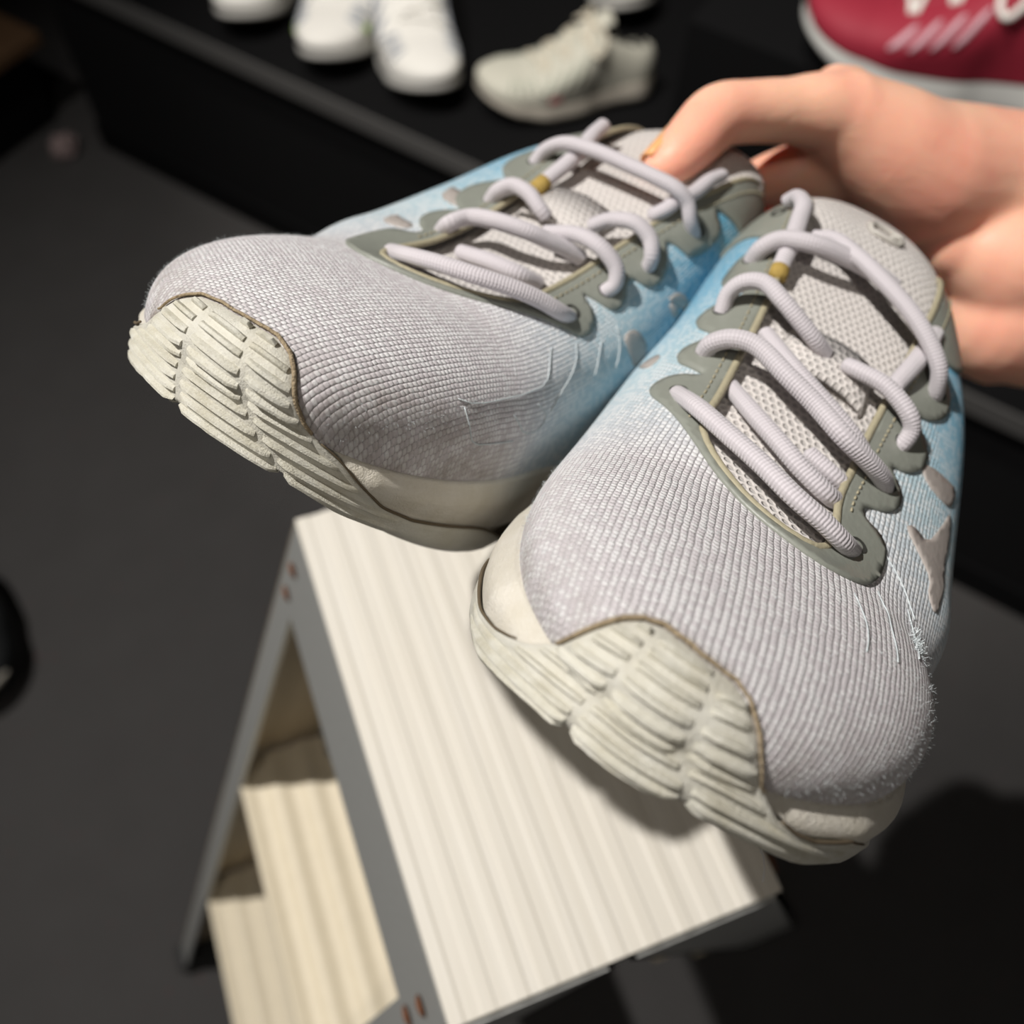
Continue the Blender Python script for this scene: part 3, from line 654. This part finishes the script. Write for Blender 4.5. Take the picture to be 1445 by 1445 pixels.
    for ri, l in enumerate(rows):
        a = float(np.interp(l, *gl)); b = float(np.interp(l, *gm)); g = .0065
        for lo, hi in ((1.22, a - g), (a + g, b - g), (b + g, 1.86)):
            sl = [s for s in np.linspace(lo, hi, 40) if Tf(s) > l + .0010]
            if len(sl) < 3: continue
            lo2, hi2 = sl[0], sl[-1]
            if hi2 - lo2 < .018: continue
            nsec = max(5, int((hi2 - lo2) / .012)); V = []; F = []
            jit = random.uniform(-.0001, .0001); hh = random.uniform(.9, 1.1)
            prof = [(-.28, -.0002), (-.27, .0010 * hh), (-.20, .0013 * hh), (.02, .0012 * hh), (.15, .0006 * hh), (.22, -.0002)]
            for i in range(nsec + 1):
                e = i / nsec; s = lo2 + (hi2 - lo2) * e; fade = 1
                if lo < 1.25: fade = min(1, (s - 1.22) / .07 + .15)
                if hi > 1.84: fade = min(1, (1.86 - s) / .09 + .1)
                end = .35 if i in (0, nsec) else 1
                for o_, h_ in prof:
                    p, nn = L.band(s, max(.0004, min(l + jit + o_ * pitch, Tf(s) - .0002))); wob = 1 + .12 * noise.noise(Vector((s * 160, l * 900, 3.1)))
                    V.append(p + nn * (base_lift(s, l) + (h_ * wob if h_ > 0 else h_) * fade * end))
            q = len(prof)
            for i in range(nsec):
                for j in range(q - 1): F.append((i * q + j, (i + 1) * q + j, (i + 1) * q + j + 1, i * q + j + 1))
            F += [tuple(range(q)), tuple(nsec * q + j for j in range(q))]
            put('tread_rib', V, F, M['rib'], bump).data.set_sharp_from_angle(angle=.7)
    # line of old glue where the bumper meets the knit
    path = []
    for s in np.linspace(*((1.378, 1.668) if key == 'R' else (1.405, 1.70)), 60): p, nn = L.band(s, Tf(s) + .0004); path.append(p + nn * (.0006 + .0003 * noise.noise(Vector((s * 60, 1, 2)))))
    Vt, Ft, ut = tube(path, [.0003, .0004, .0004, .0005, .0006, .0004], 10, .8, None, 150); put('glue_line', Vt, Ft, M['glue'], bump, label='brown line of dirty glue')
    # dark seams where outsole and midsole meet
    for a_, b_ in ((1.715, 2.25), (1.20, 1.35)):
        path = [];
        for s in np.linspace(a_, b_, 40): p, nn = L.band(s, Tf(s) + .0002 if 1 <= s <= 2 else .012 + (.006 if s < 1 else .008) * math.exp(-((s - (1 if s < 1 else 2)) / .12) ** 2)); path.append(p + nn * .0006)
        Vt, Ft, ut = tube(path, [.0002, .0004, .0004, .0003], 6, 1, None, 90); put('seam_line', Vt, Ft, M['seam'], bump)
    # loose fibres standing off the rubbed knit
    fz = MB(); rng = np.random.default_rng(7 if key == 'R' else 8)
    for q in range(4300):
        if q < 3900 or q > 4200: s_, t_ = rng.uniform(.95, 2.05), rng.uniform(.02, .9); ln = rng.uniform(.0004, .0012)
        else: s_, t_ = (rng.uniform(1.08, 1.38) if key == 'R' else rng.uniform(1.7, 1.95)), rng.uniform(.02, .4); ln = rng.uniform(.0003, .0008)
        if L.band(s_, 0)[0] is None or 1.36 < s_ < 1.71 and t_ < .48: continue
        p, nn = L.at(s_, t_); d = nn * rng.uniform(.3, 1) + rng.normal(0, .6, 3); d /= np.linalg.norm(d); w = np.cross(d, rng.normal(0, 1, 3)); w *= .000022 / np.linalg.norm(w)
        e = p + d * ln; k2 = p + d * ln * .5 + nn * ln * .12
        fz.add(np.array([p - w, p + w, k2 + w, k2 - w, e]) * mir, [(0, 1, 2, 3), (3, 2, 4)])
    if key == 'R':                                   # snagged patch on the outer flank and a thread hanging from the sole
        for q in range(260):
            p, nn = L.at(1.0 + rng.normal(.0, .014), .535 + rng.normal(0, .022)); d = nn * rng.uniform(.2, .8) + rng.normal(0, .7, 3); d /= np.linalg.norm(d); w = np.cross(d, rng.normal(0, 1, 3)); w *= .00010 / np.linalg.norm(w)
            e = p + d * rng.uniform(.0008, .0018); fz.add(np.array([p - w, p + w, e + w * .5, e - w * .5]) * mir, [(0, 1, 2, 3)])
        p, nn = L.band(1.262, .004)
        v, f, _ = tube([p, p + np.array([.002, .001, -.003]), p + np.array([.001, .002, -.004]), p + np.array([.003, .003, -.005]), p + np.array([.004, .004, -.007])], .00010, 5, 1, None, 24)
        put('loose_thread', v, f, M['fluff'], bump)
    fo = fz.build('fuzz', M['thread'], root, False); fo['kind'] = 'stuff'
    return root, L

shoe_r, LR = build_shoe('R', SHAPE_R, POSE_R, LACE_R, PATCH_R, THREAD_R, 'grey and sky blue running shoe held nearest the camera, its tongue and swirl emblem showing')
shoe_l, LL = build_shoe('L', SHAPE_L, POSE_L, LACE_L, PATCH_L, THREAD_L, 'grey and sky blue running shoe whose tongue the bent thumb presses, toe over dark carpet')

# ------------------------------------------------------------------ hand
def capsule_mesh(chains):
    V = []; F = []
    for ch in chains:
        P = np.array([c[:3] for c in ch]); R_ = [c[3] for c in ch]
        n = 8 * len(ch); Q = catmull(P, n); seg = np.r_[0, np.cumsum(np.linalg.norm(np.diff(P, axis=0), axis=1))]
        qs = np.r_[0, np.cumsum(np.linalg.norm(np.diff(Q, axis=0), axis=1))]; rr = np.interp(qs / qs[-1], seg / seg[-1], R_)
        T = np.gradient(Q, axis=0); T /= np.linalg.norm(T, axis=1)[:, None]
        ext0 = [(Q[0] - T[0] * rr[0] * math.sin(a), rr[0] * math.cos(a)) for a in (1.35, 1.0, .6, .3)]
        ext1 = [(Q[-1] + T[-1] * rr[-1] * math.sin(a), rr[-1] * math.cos(a)) for a in (.3, .6, 1.0, 1.35)]
        pts = [e[0] for e in ext0] + list(Q) + [e[0] for e in ext1]; rad = [e[1] for e in ext0] + list(rr) + [e[1] for e in ext1]
        v, f, _ = tube(np.array(pts), 1.0, 20); v = np.array(v)
        body = v[:len(pts) * 20].reshape(len(pts), 20, 3); c = np.array(pts)[:, None]
        body = c + (body - c) * np.array(rad)[:, None, None]
        k = len(V); V += [tuple(p) for p in body.reshape(-1, 3)] + [tuple(pts[0]), tuple(pts[-1])]; F += [tuple(i + k for i in q) for q in f]
    return V, F

hv, hf = capsule_mesh([HAND[k] for k in ('thumb', 'thenar', 'knuckle', 'heel', 'palm', 'index', 'middle', 'ring', 'little')])
hand = mesh('person', hv, hf, M['skin'], label='bare hand reaching in from the right, thumb bent over a shoe tongue')
hand['category'] = 'person'
rm = hand.modifiers.new('skin_union', 'REMESH'); rm.mode = 'VOXEL'; rm.voxel_size = .0016; rm.use_smooth_shade = True
sm = hand.modifiers.new('soften', 'SMOOTH'); sm.factor = .5; sm.iterations = 9
# thumb nail on the far side of the tip
t0 = Vector(HAND['thumb'][0][:3]); t1 = Vector(HAND['thumb'][2][:3]); ax = (t0 - t1).normalized()
back = Vector(CAM_ROT[2]); upv = (Vector(CAM_ROT[1]) * .75 - Vector(CAM_ROT[0]) * .6)
nv_ = (upv - ax * upv.dot(ax)).normalized(); sd = ax.cross(nv_)
nb = []; nf = []
for i in range(7):
    for j in range(7):
        u, w = i / 6, j / 6 - .5
        nb.append(t1 + ax * (.004 + .0125 * u) + sd * w * .011 * (1 - .5 * abs(u - .4) ** 2) + nv_ * (.0085 - .0016 * u - (w * 2) ** 2 * .0028))
for i in range(6):
    for j in range(6): a = i * 7 + j; nf.append((a, a + 1, a + 8, a + 7))
nail = mesh('thumbnail', nb, nf, M['nail'], hand); nm = nail.modifiers.new('t', 'SOLIDIFY'); nm.thickness = .0006

# ------------------------------------------------------------------ step ladder (world: x across the top, y along the ribs)
M['alu'] = plain('brushed_alu', srgb(170, 171, 168), .42, .15, 300, .12, .5, Metallic=.35)
t = NT('ribbed_top'); o = t.obj(); mp = t.n('ShaderNodeMapping', i_Scale=(420, 6, 40)); t.l(o, mp.inputs[0])
nz = t.noise(1.0, 4, mp.outputs[0], .6); bl = t.noise(16., 3, o)
cc = t.mix(t.ramp(nz, [(.35, (0, 0, 0, 1)), (.7, (1, 1, 1, 1))]), srgb(216, 212, 203), srgb(206, 201, 190))
cc = t.mix(t.math('MULTIPLY', bl, .3), cc, srgb(206, 196, 176))
M['top'] = t.fin(cc, .5, t.bump(nz, .3, .0004), .45)
M['tread'] = plain('tread_alu', srgb(228, 216, 190), .5, .2, 120, .12, .45)
M['rust'] = plain('rust_stain', srgb(128, 84, 58), .8, .5, 600, .4)
M['dark_alu'] = plain('rail_face', srgb(176, 160, 134), .55, .2, 200, .2)
HT, WX, LY, KS = .82, .13, .2127, .319
lad = empty('step_ladder', 'cream ribbed aluminium step ladder under the shoes, standing on the carpet', 'ladder', (0, 0, 0))
def extrude_profile(prof, y0, y1, name, mat, parent, label=None):
    n = len(prof); V = [(x, y0, z) for x, z in prof] + [(x, y1, z) for x, z in prof]
    F = [(i, (i + 1) % n, (i + 1) % n + n, i + n) for i in range(n)] + [tuple(range(n)), tuple(range(2 * n - 1, n - 1, -1))]
    return mesh(name, V, F, mat, parent, False, label=label)
prof = []
edges = [0, .006, .0125, .018, .0245, .030, .0345, .041, .048, .053, .061, .067, .074, .080, .088, .093, .0985, .105, .112, .118, .124, .13]
for i in range(len(edges) - 1):
    z = HT - (.0004 if i % 2 else 0); prof += [(edges[i] + .0005, z), (edges[i + 1] - .0005, z)]
prof += [(.13, HT - .004), (0, HT - .004)]
plate = extrude_profile(prof, -LY, 0, 'top_plate', M['top'], lad)
for sgn, x0 in ((-1, 0), (1, WX)):                     # skirts under the long edges, following the legs
    a = [(x0, HT - .002), (x0 + sgn * KS * .048, HT - .050), (x0 + sgn * (KS * .048 - .003), HT - .050), (x0 - sgn * .003, HT - .004)]
    extrude_profile(a, -LY + .002, -.002, 'skirt', M['alu'], lad, label='plain grey skirt below the top')
for y0, y1 in ((-.004, 0), (-LY, -LY + .004)):
    extrude_profile([(.002, HT - .004), (WX - .002, HT - .004), (WX + .008, HT - .03), (-.008, HT - .03)], y0, y1, 'end_plate', M['alu'], lad)
ST = .270; TD = .088
for side in (-1, 1):
    for n_ in (1, 2):
        z = HT - ST * n_; xo = (0 if side < 0 else WX) + side * KS * ST * n_; xi = xo - side * TD
        P = [(0, -.016), (0, -.002)] + [(.001 + (TD - .002) * i / 44, .0016 * math.cos(2 * math.pi * (i / 44) * 4) - .0012) for i in range(45)] + [(TD, -.002), (TD, -.016), (TD - .002, -.016), (TD - .002, -.006), (.002, -.006), (.002, -.016)]
        extrude_profile([(xo - side * a, z + b) for a, b in P], -LY + .003, -.003, 'tread', M['tread'], lad)
    for y0 in (0, -LY):                                  # channel rails: web plate plus two flanges
        sy = 1 if y0 == 0 else -1
        top = (0 if side < 0 else WX); foot = top + side * KS * HT; w = .062
        mb = MB()
        def quad_prism(pts, ya, yb):
            v = [(x, ya, z) for x, z in pts] + [(x, yb, z) for x, z in pts]; n = len(pts)
            mb.add(v, [(i, (i + 1) % n, (i + 1) % n + n, i + n) for i in range(n)] + [tuple(range(n)), tuple(range(2 * n - 1, n - 1, -1))])
        quad_prism([(top, HT - .004), (foot, 0.012), (foot - side * w, 0.012), (top - side * w, HT - .004)], y0, y0 + sy * .0018)
        rail = mb.build('rail_web', M['dark_alu'] if y0 == 0 else M['alu'], lad)  # near webs get the greyer metal, putting their shade into the colour
        mb = MB()
        for off in (0, w - .0025):
            quad_prism([(top - side * off, HT - .004), (foot - side * off, 0.012), (foot - side * (off + .0025), .012), (top - side * (off + .0025), HT - .004)], y0 - sy * .020, y0 + sy * .0018)
        mb.build('rail_flange', M['alu'], lad)
        mb = MB(); mb.box((min(foot, foot - side * w) - .003, min(y0 - sy * .022, y0 + sy * .004), 0), (max(foot, foot - side * w) + .003, max(y0 - sy * .022, y0 + sy * .004), .03)); mb.build('rubber_foot', plain('ladder_foot', srgb(40, 40, 40), .8), lad, bevel=.003)
        for dz in (.022, .042):
            x = top + side * KS * dz; v = []; f = []
            for i in range(4):
                for j in range(12): a = 2 * math.pi * j / 12; rr = .0042 * math.cos(i / 3 * 1.5); v.append((x - side * .004 + side * (.004 + .0018 * math.sin(i / 3 * 1.5)), y0 - sy * .012 + rr * math.cos(a), HT - dz + rr * math.sin(a)))
            f = [(i * 12 + j, i * 12 + (j + 1) % 12, (i + 1) * 12 + (j + 1) % 12, (i + 1) * 12 + j) for i in range(3) for j in range(12)]
            mesh('rivet', v, f, M['rust'], lad, label='rust-brown rivet head')
# ------------------------------------------------------------------ room: carpet, display plinth, walls, ceiling
t = NT('carpet'); o = t.obj(); f1 = t.noise(520., 4, o, .7); f2 = t.noise(14., 3, o); f3 = t.noise(110., 2, o)
cc = t.mix(f1, srgb(62, 61, 61), srgb(104, 102, 101)); cc = t.mix(t.math('MULTIPLY', f2, .5), cc, srgb(70, 68, 67))
cc = t.mix(t.math('GREATER_THAN', f3, .715), cc, srgb(104, 76, 76))
M['carpet'] = t.fin(cc, .95, t.bump(f1, .8, .004), .1)
M['black'] = plain('black_paint', srgb(24, 24, 25), .7, .2, 60, .2, .12)
M['black_top'] = plain('black_laminate', srgb(17, 17, 18), .75, 0, 60, 0, .08)
M['ledge'] = plain('dark_grey_edge', srgb(86, 85, 84), .6, .1, 100, .1, .2)
M['ceiling'] = plain('dark_ceiling', srgb(60, 60, 60), .9)
def setting(name, lo, hi, mat):
    mb = MB(); mb.box(lo, hi); o = mb.build(name, mat); o['kind'] = 'structure'; return o
setting('floor', (-2.2, -2.4, -.05), (3.0, 3.4, 0), M['carpet'])
setting('ceiling', (-2.2, -2.4, 2.7), (3.0, 3.4, 2.75), M['ceiling'])
A0 = Vector((-.1466, 1.3849, 0)); du = Vector((.604, -.797, 0)); dn = Vector((.797, .604, 0))
ang = math.atan2(du.y, du.x)
def along(name, a0, a1, b0, b1, z0, z1, mat, kind='structure', bevel=0):
    """box laid out along the shop wall: a = along it, b = behind the plinth's front"""
    mb = MB(); v = []
    for z in (z0, z1):
        for a, b in ((a0, b0), (a1, b0), (a1, b1), (a0, b1)): v.append(A0 + du * a + dn * b + Vector((0, 0, z)))
    mb.add(v, [(0, 3, 2, 1), (4, 5, 6, 7), (0, 1, 5, 4), (1, 2, 6, 5), (2, 3, 7, 6), (3, 0, 4, 7)])
    o = mb.build(name, mat, bevel=bevel)
    if kind: o['kind'] = kind
    return o
along('wall_back', -1.6, 3.4, .78, .84, 0, 2.7, M['black'])
pl = along('display_plinth', .02, 3.2, .0, .76, 0, .324, M['black'], None)
setp(pl, 'long black display plinth along the wall carrying the display shoes', 'plinth')
pt_ = along('plinth_top', .0, 3.2, -.012, .76, .324, .344, M['black_top'], None); pt_.parent = pl
le = along('front_edge', .0, 3.2, -.016, -.012, .320, .346, M['ledge'], None); le.parent = pl; le['label'] = 'dark grey front edge strip'
bx = along('display_block', 1.02, 1.95, .12, .62, .3445, .545, M['black_top'], None)
setp(bx, 'black block on the plinth raising the crimson shoe', 'display block')
along('wall_left', -.60, -.55, -1.6, .78, 0, 2.7, M['black'])
along('baseboard_back', .02, 3.2, -.006, .0, 0, .05, M['black_top'])

# low bench and post in the dim corner
M['oldwood'] = plain('dim_wood', srgb(112, 84, 58), .7, .3, 40, .35)
bench = empty('low_bench', 'low brown wooden bench in the dim corner, black panels painting the shade beneath', 'bench', tuple(A0 + du * -.16 + dn * -.30))
def bpart(name, a0, a1, b0, b1, z0, z1, mat):
    o = along(name, a0, a1, b0, b1, z0, z1, mat, None, .003); o.parent = bench; o.matrix_parent_inverse = Matrix.Translation(bench.location).inverted(); return o
bpart('seat_board', -.52, -.075, -.34, .02, .15, .172, M['oldwood'])
bpart('shade_side', -.50, -.48, -.32, .0, 0, .15, M['black_top']); bpart('shade_side', -.12, -.10, -.32, .0, 0, .15, M['black_top'])  # black panels stand in for the shade under the open seat
bpart('shade_front', -.48, -.12, -.30, -.285, 0, .15, M['black_top'])
post = MB(); P0 = A0 + du * -.10 + dn * .10
post.bar(P0, P0 + Vector((0, 0, 1.1)), .03, .03, (1, 0, 0)); po = post.build('metal_post', M['ledge']); setp(po, 'slim dark grey upright post behind the low bench', 'post')
# crumpled paper by the plinth's foot
v = []; f = []
bmx = bmesh.new(); bmesh.ops.create_icosphere(bmx, subdivisions=3, radius=.022)
for q in bmx.verts: q.co *= 1 + .45 * noise.noise(q.co * 90)
me = bpy.data.meshes.new('crumpled_paper'); bmx.to_mesh(me); bmx.free(); me.materials.append(plain('paper', srgb(150, 132, 130), .9))
cp = bpy.data.objects.new('crumpled_paper', me); C.objects.link(cp); cp.location = A0 + du * -.02 + dn * -.055 + Vector((0, 0, .016))
setp(cp, 'small crumpled greyish scrap on the carpet by the plinth corner', 'paper')

# ------------------------------------------------------------------ display shoes
def trainer(label, origin, yaw, m, length, upper, sole, accent, lacecol, stripe=None, collar=(.03, .03, .035, 1), pitch=0, roll=0, group='display shoes on the plinth', pulls=False):
    k = length / .285
    L = Last(SHAPE_L, 24, 33, 13, 16, 10)
    root = empty('display_sneaker', label, 'shoe', tuple(origin), group)
    root.rotation_euler = (roll, pitch, yaw); root.scale = (k, k, k)
    mir = np.array([1, m, 1.0]); off = np.array([-.14, 0, 0])
    def put(name, V, F, mat, parent=root, **kw): return mesh(name, (np.asarray(V, float) + off) * mir, F, mat, parent, **kw)
    mu = plain('display_upper', upper, .7, .3, 500, .15); ms = plain('display_sole', sole, .55, .1, 200, .08)
    U = L.U; kk = U.shape[1]; V, F = L.quads(U)
    th = np.linspace(0, 1, kk)
    def hole(P): return P[2] > .07 and P[0] < .098 and abs(P[1]) < .027 - .009 * (P[0] < .03)
    put('upper', V, [f for f in F if not hole(V[list(f)].mean(0))], mu)
    put('lining', L.U.reshape(-1, 3) * np.array([.97, .9, .93]) + np.array([.004, 0, .001]), [f for f in F if not hole(V[list(f)].mean(0))], plain('display_lining', collar, .9))
    W = L.W + L.NW * .002; nv_ = W.shape[1]; Vm, Fm = L.quads(W)
    ms_o = put('midsole', Vm, Fm + [tuple(i * nv_ + nv_ - 1 for i in range(len(W)))], ms)
    Vb = []; q = 4
    for s_ in L.s:
        for j in range(q + 1): p, nn = L.band(s_, .011 * j / q); Vb.append(p + nn * (.0035 if j < q else .001))
    n = len(L.s); Fb = [(i * 5 + j, ((i + 1) % n) * 5 + j, ((i + 1) % n) * 5 + j + 1, i * 5 + j + 1) for i in range(n) for j in range(q)]
    put('outsole', Vb, Fb + [tuple(i * 5 for i in range(n))], plain('display_outsole', accent, .6))
    # tongue
    T = []; xs = np.linspace(.205, .082, 16)
    for x in xs:
        for c in np.linspace(-1, 1, 7):
            y = c * .021; T.append((x, y, L.top(x, y)[0][2] + .0015 + .018 * max(0, (.11 - x) / .03)))
    Ft = [(i * 7 + j, i * 7 + j + 1, (i + 1) * 7 + j + 1, (i + 1) * 7 + j) for i in range(15) for j in range(6)]
    to = put('tongue', T, Ft, mu); to.modifiers.new('t', 'SOLIDIFY').thickness = .004
    lb = MB(); ml = plain('display_lace', lacecol, .8)
    for i in range(6):
        x = .196 - .016 * i; P = []
        for c in np.linspace(-1, 1, 9):
            y = c * .030; xx = x + .006 * c * (1 if i % 2 else -1); p = L.top(xx, y)[0]; P.append((xx, y, p[2] + .0045 - .004 * c ** 6))
        v, f, _ = tube(P, .0034, 8, .7); lb.add((np.array(v) + off) * mir, f)
    if pulls:                                        # bow loops flopping over the collar
        for sg in (-1, 1):
            P = [(.112, sg * .004, L.top(.112, 0)[0][2] + .006), (.105, sg * .022, .128), (.10, sg * .042, .118), (.112, sg * .050, .100), (.122, sg * .038, .108), (.113, sg * .006, .127)]
            v, f, _ = tube(P, .0034, 8, .8, None, 30); lb.add((np.array(v) + off) * mir, f)
    lb.build('shoelace', ml, root, True)
    if stripe:
        for col, polys in stripe:
            mat = plain('display_stripe', col, .5)
            for poly in polys:
                Vp, Fp = film(round_poly(poly, 1), .03, lambda s, t_: L.at(s, t_), .0014)
                put('side_stripe', Vp, Fp, mat)
    return root

def at_plinth(a, b, z=.349): v = A0 + du * a + dn * b; v.z = z; return v
white, offw = srgb(236, 234, 228), srgb(226, 220, 204)
flank = [[(.55 + .1 * i, .25), (.60 + .1 * i, .25), (.50 + .1 * i, .62), (.46 + .1 * i, .62)] for i in range(4)]
toe = [[(.90 + .07 * i, .30), (.93 + .07 * i, .30), (.95 + .07 * i, .70), (.92 + .07 * i, .72)] for i in range(4)]
toem = [[(3 - a, b) for a, b in p] for p in toe]
flankm = [[(3 - a, b) for a, b in p] for p in flank]
trainer('white running shoe on the plinth with a green flash and grey side lines', Vector((.258, 1.066, .349)), -1.95, 1, .285, white, white, srgb(236, 232, 220), white,
        [(srgb(150, 156, 166), flank + flankm + toe + toem), (srgb(150, 190, 60), [[(1.02, .10), (1.10, .10), (1.10, .28), (1.02, .26)], [(1.86, .10), (1.94, .10), (1.96, .28), (1.88, .26)]])])
trainer('white running shoe with a pale green sole flash overlapping its pair, beside the beige one', Vector((.345, .970, .349)), -1.75, -1, .290, white, white, srgb(176, 178, 120), white,
        [(srgb(150, 156, 166), flank + flankm + toe + toem)])
trainer('white rounded shoe toe cut by the top edge of the frame, farthest along the plinth', Vector((.170, 1.185, .349)), -1.95, 1, .28, white, white, srgb(225, 220, 200), white)
trainer('beige mesh trainer with floppy bow laces on the plinth, turned sideways, red mark at midfoot', Vector((.500, .806, .349)), -3.25, 1, .240, srgb(204, 202, 188), srgb(222, 214, 200), srgb(214, 206, 190), srgb(214, 206, 188),
        [(srgb(178, 182, 168), flank + flankm + toe + toem), (srgb(170, 70, 80), [[(.70, .02), (.82, .02), (.80, .10), (.72, .10)], [(2.2, .02), (2.32, .02), (2.30, .10), (2.22, .10)]])], pulls=True)
trainer('pale shoe toe behind the beige trainer, just entering at the top edge', Vector((0.655, 1.050, .349)), -1.7, 1, .28, white, white, srgb(70, 84, 110), white)
trainer('crimson knit shoe with thick white sole and white twisted laces on the raised block', at_plinth(1.285, .175, .550), ang - 2.90, 1, .30, srgb(150, 34, 54), srgb(226, 226, 222), srgb(216, 216, 212), srgb(224, 222, 216),
        [(srgb(200, 160, 170), flank + flankm)], pulls=True, group='display shoes on the plinth')
trainer('black sneaker with a pale toe edge standing on the carpet, cut by the frame edge', Vector((-.456, .500, .004)), -1.35, 1, .30, srgb(14, 17, 18), srgb(18, 20, 20), srgb(60, 60, 58), srgb(16, 18, 18), [(srgb(206, 200, 188), [[(1.22, .0), (1.62, .0), (1.60, .22), (1.30, .24)]])], group='shoe on the carpet')
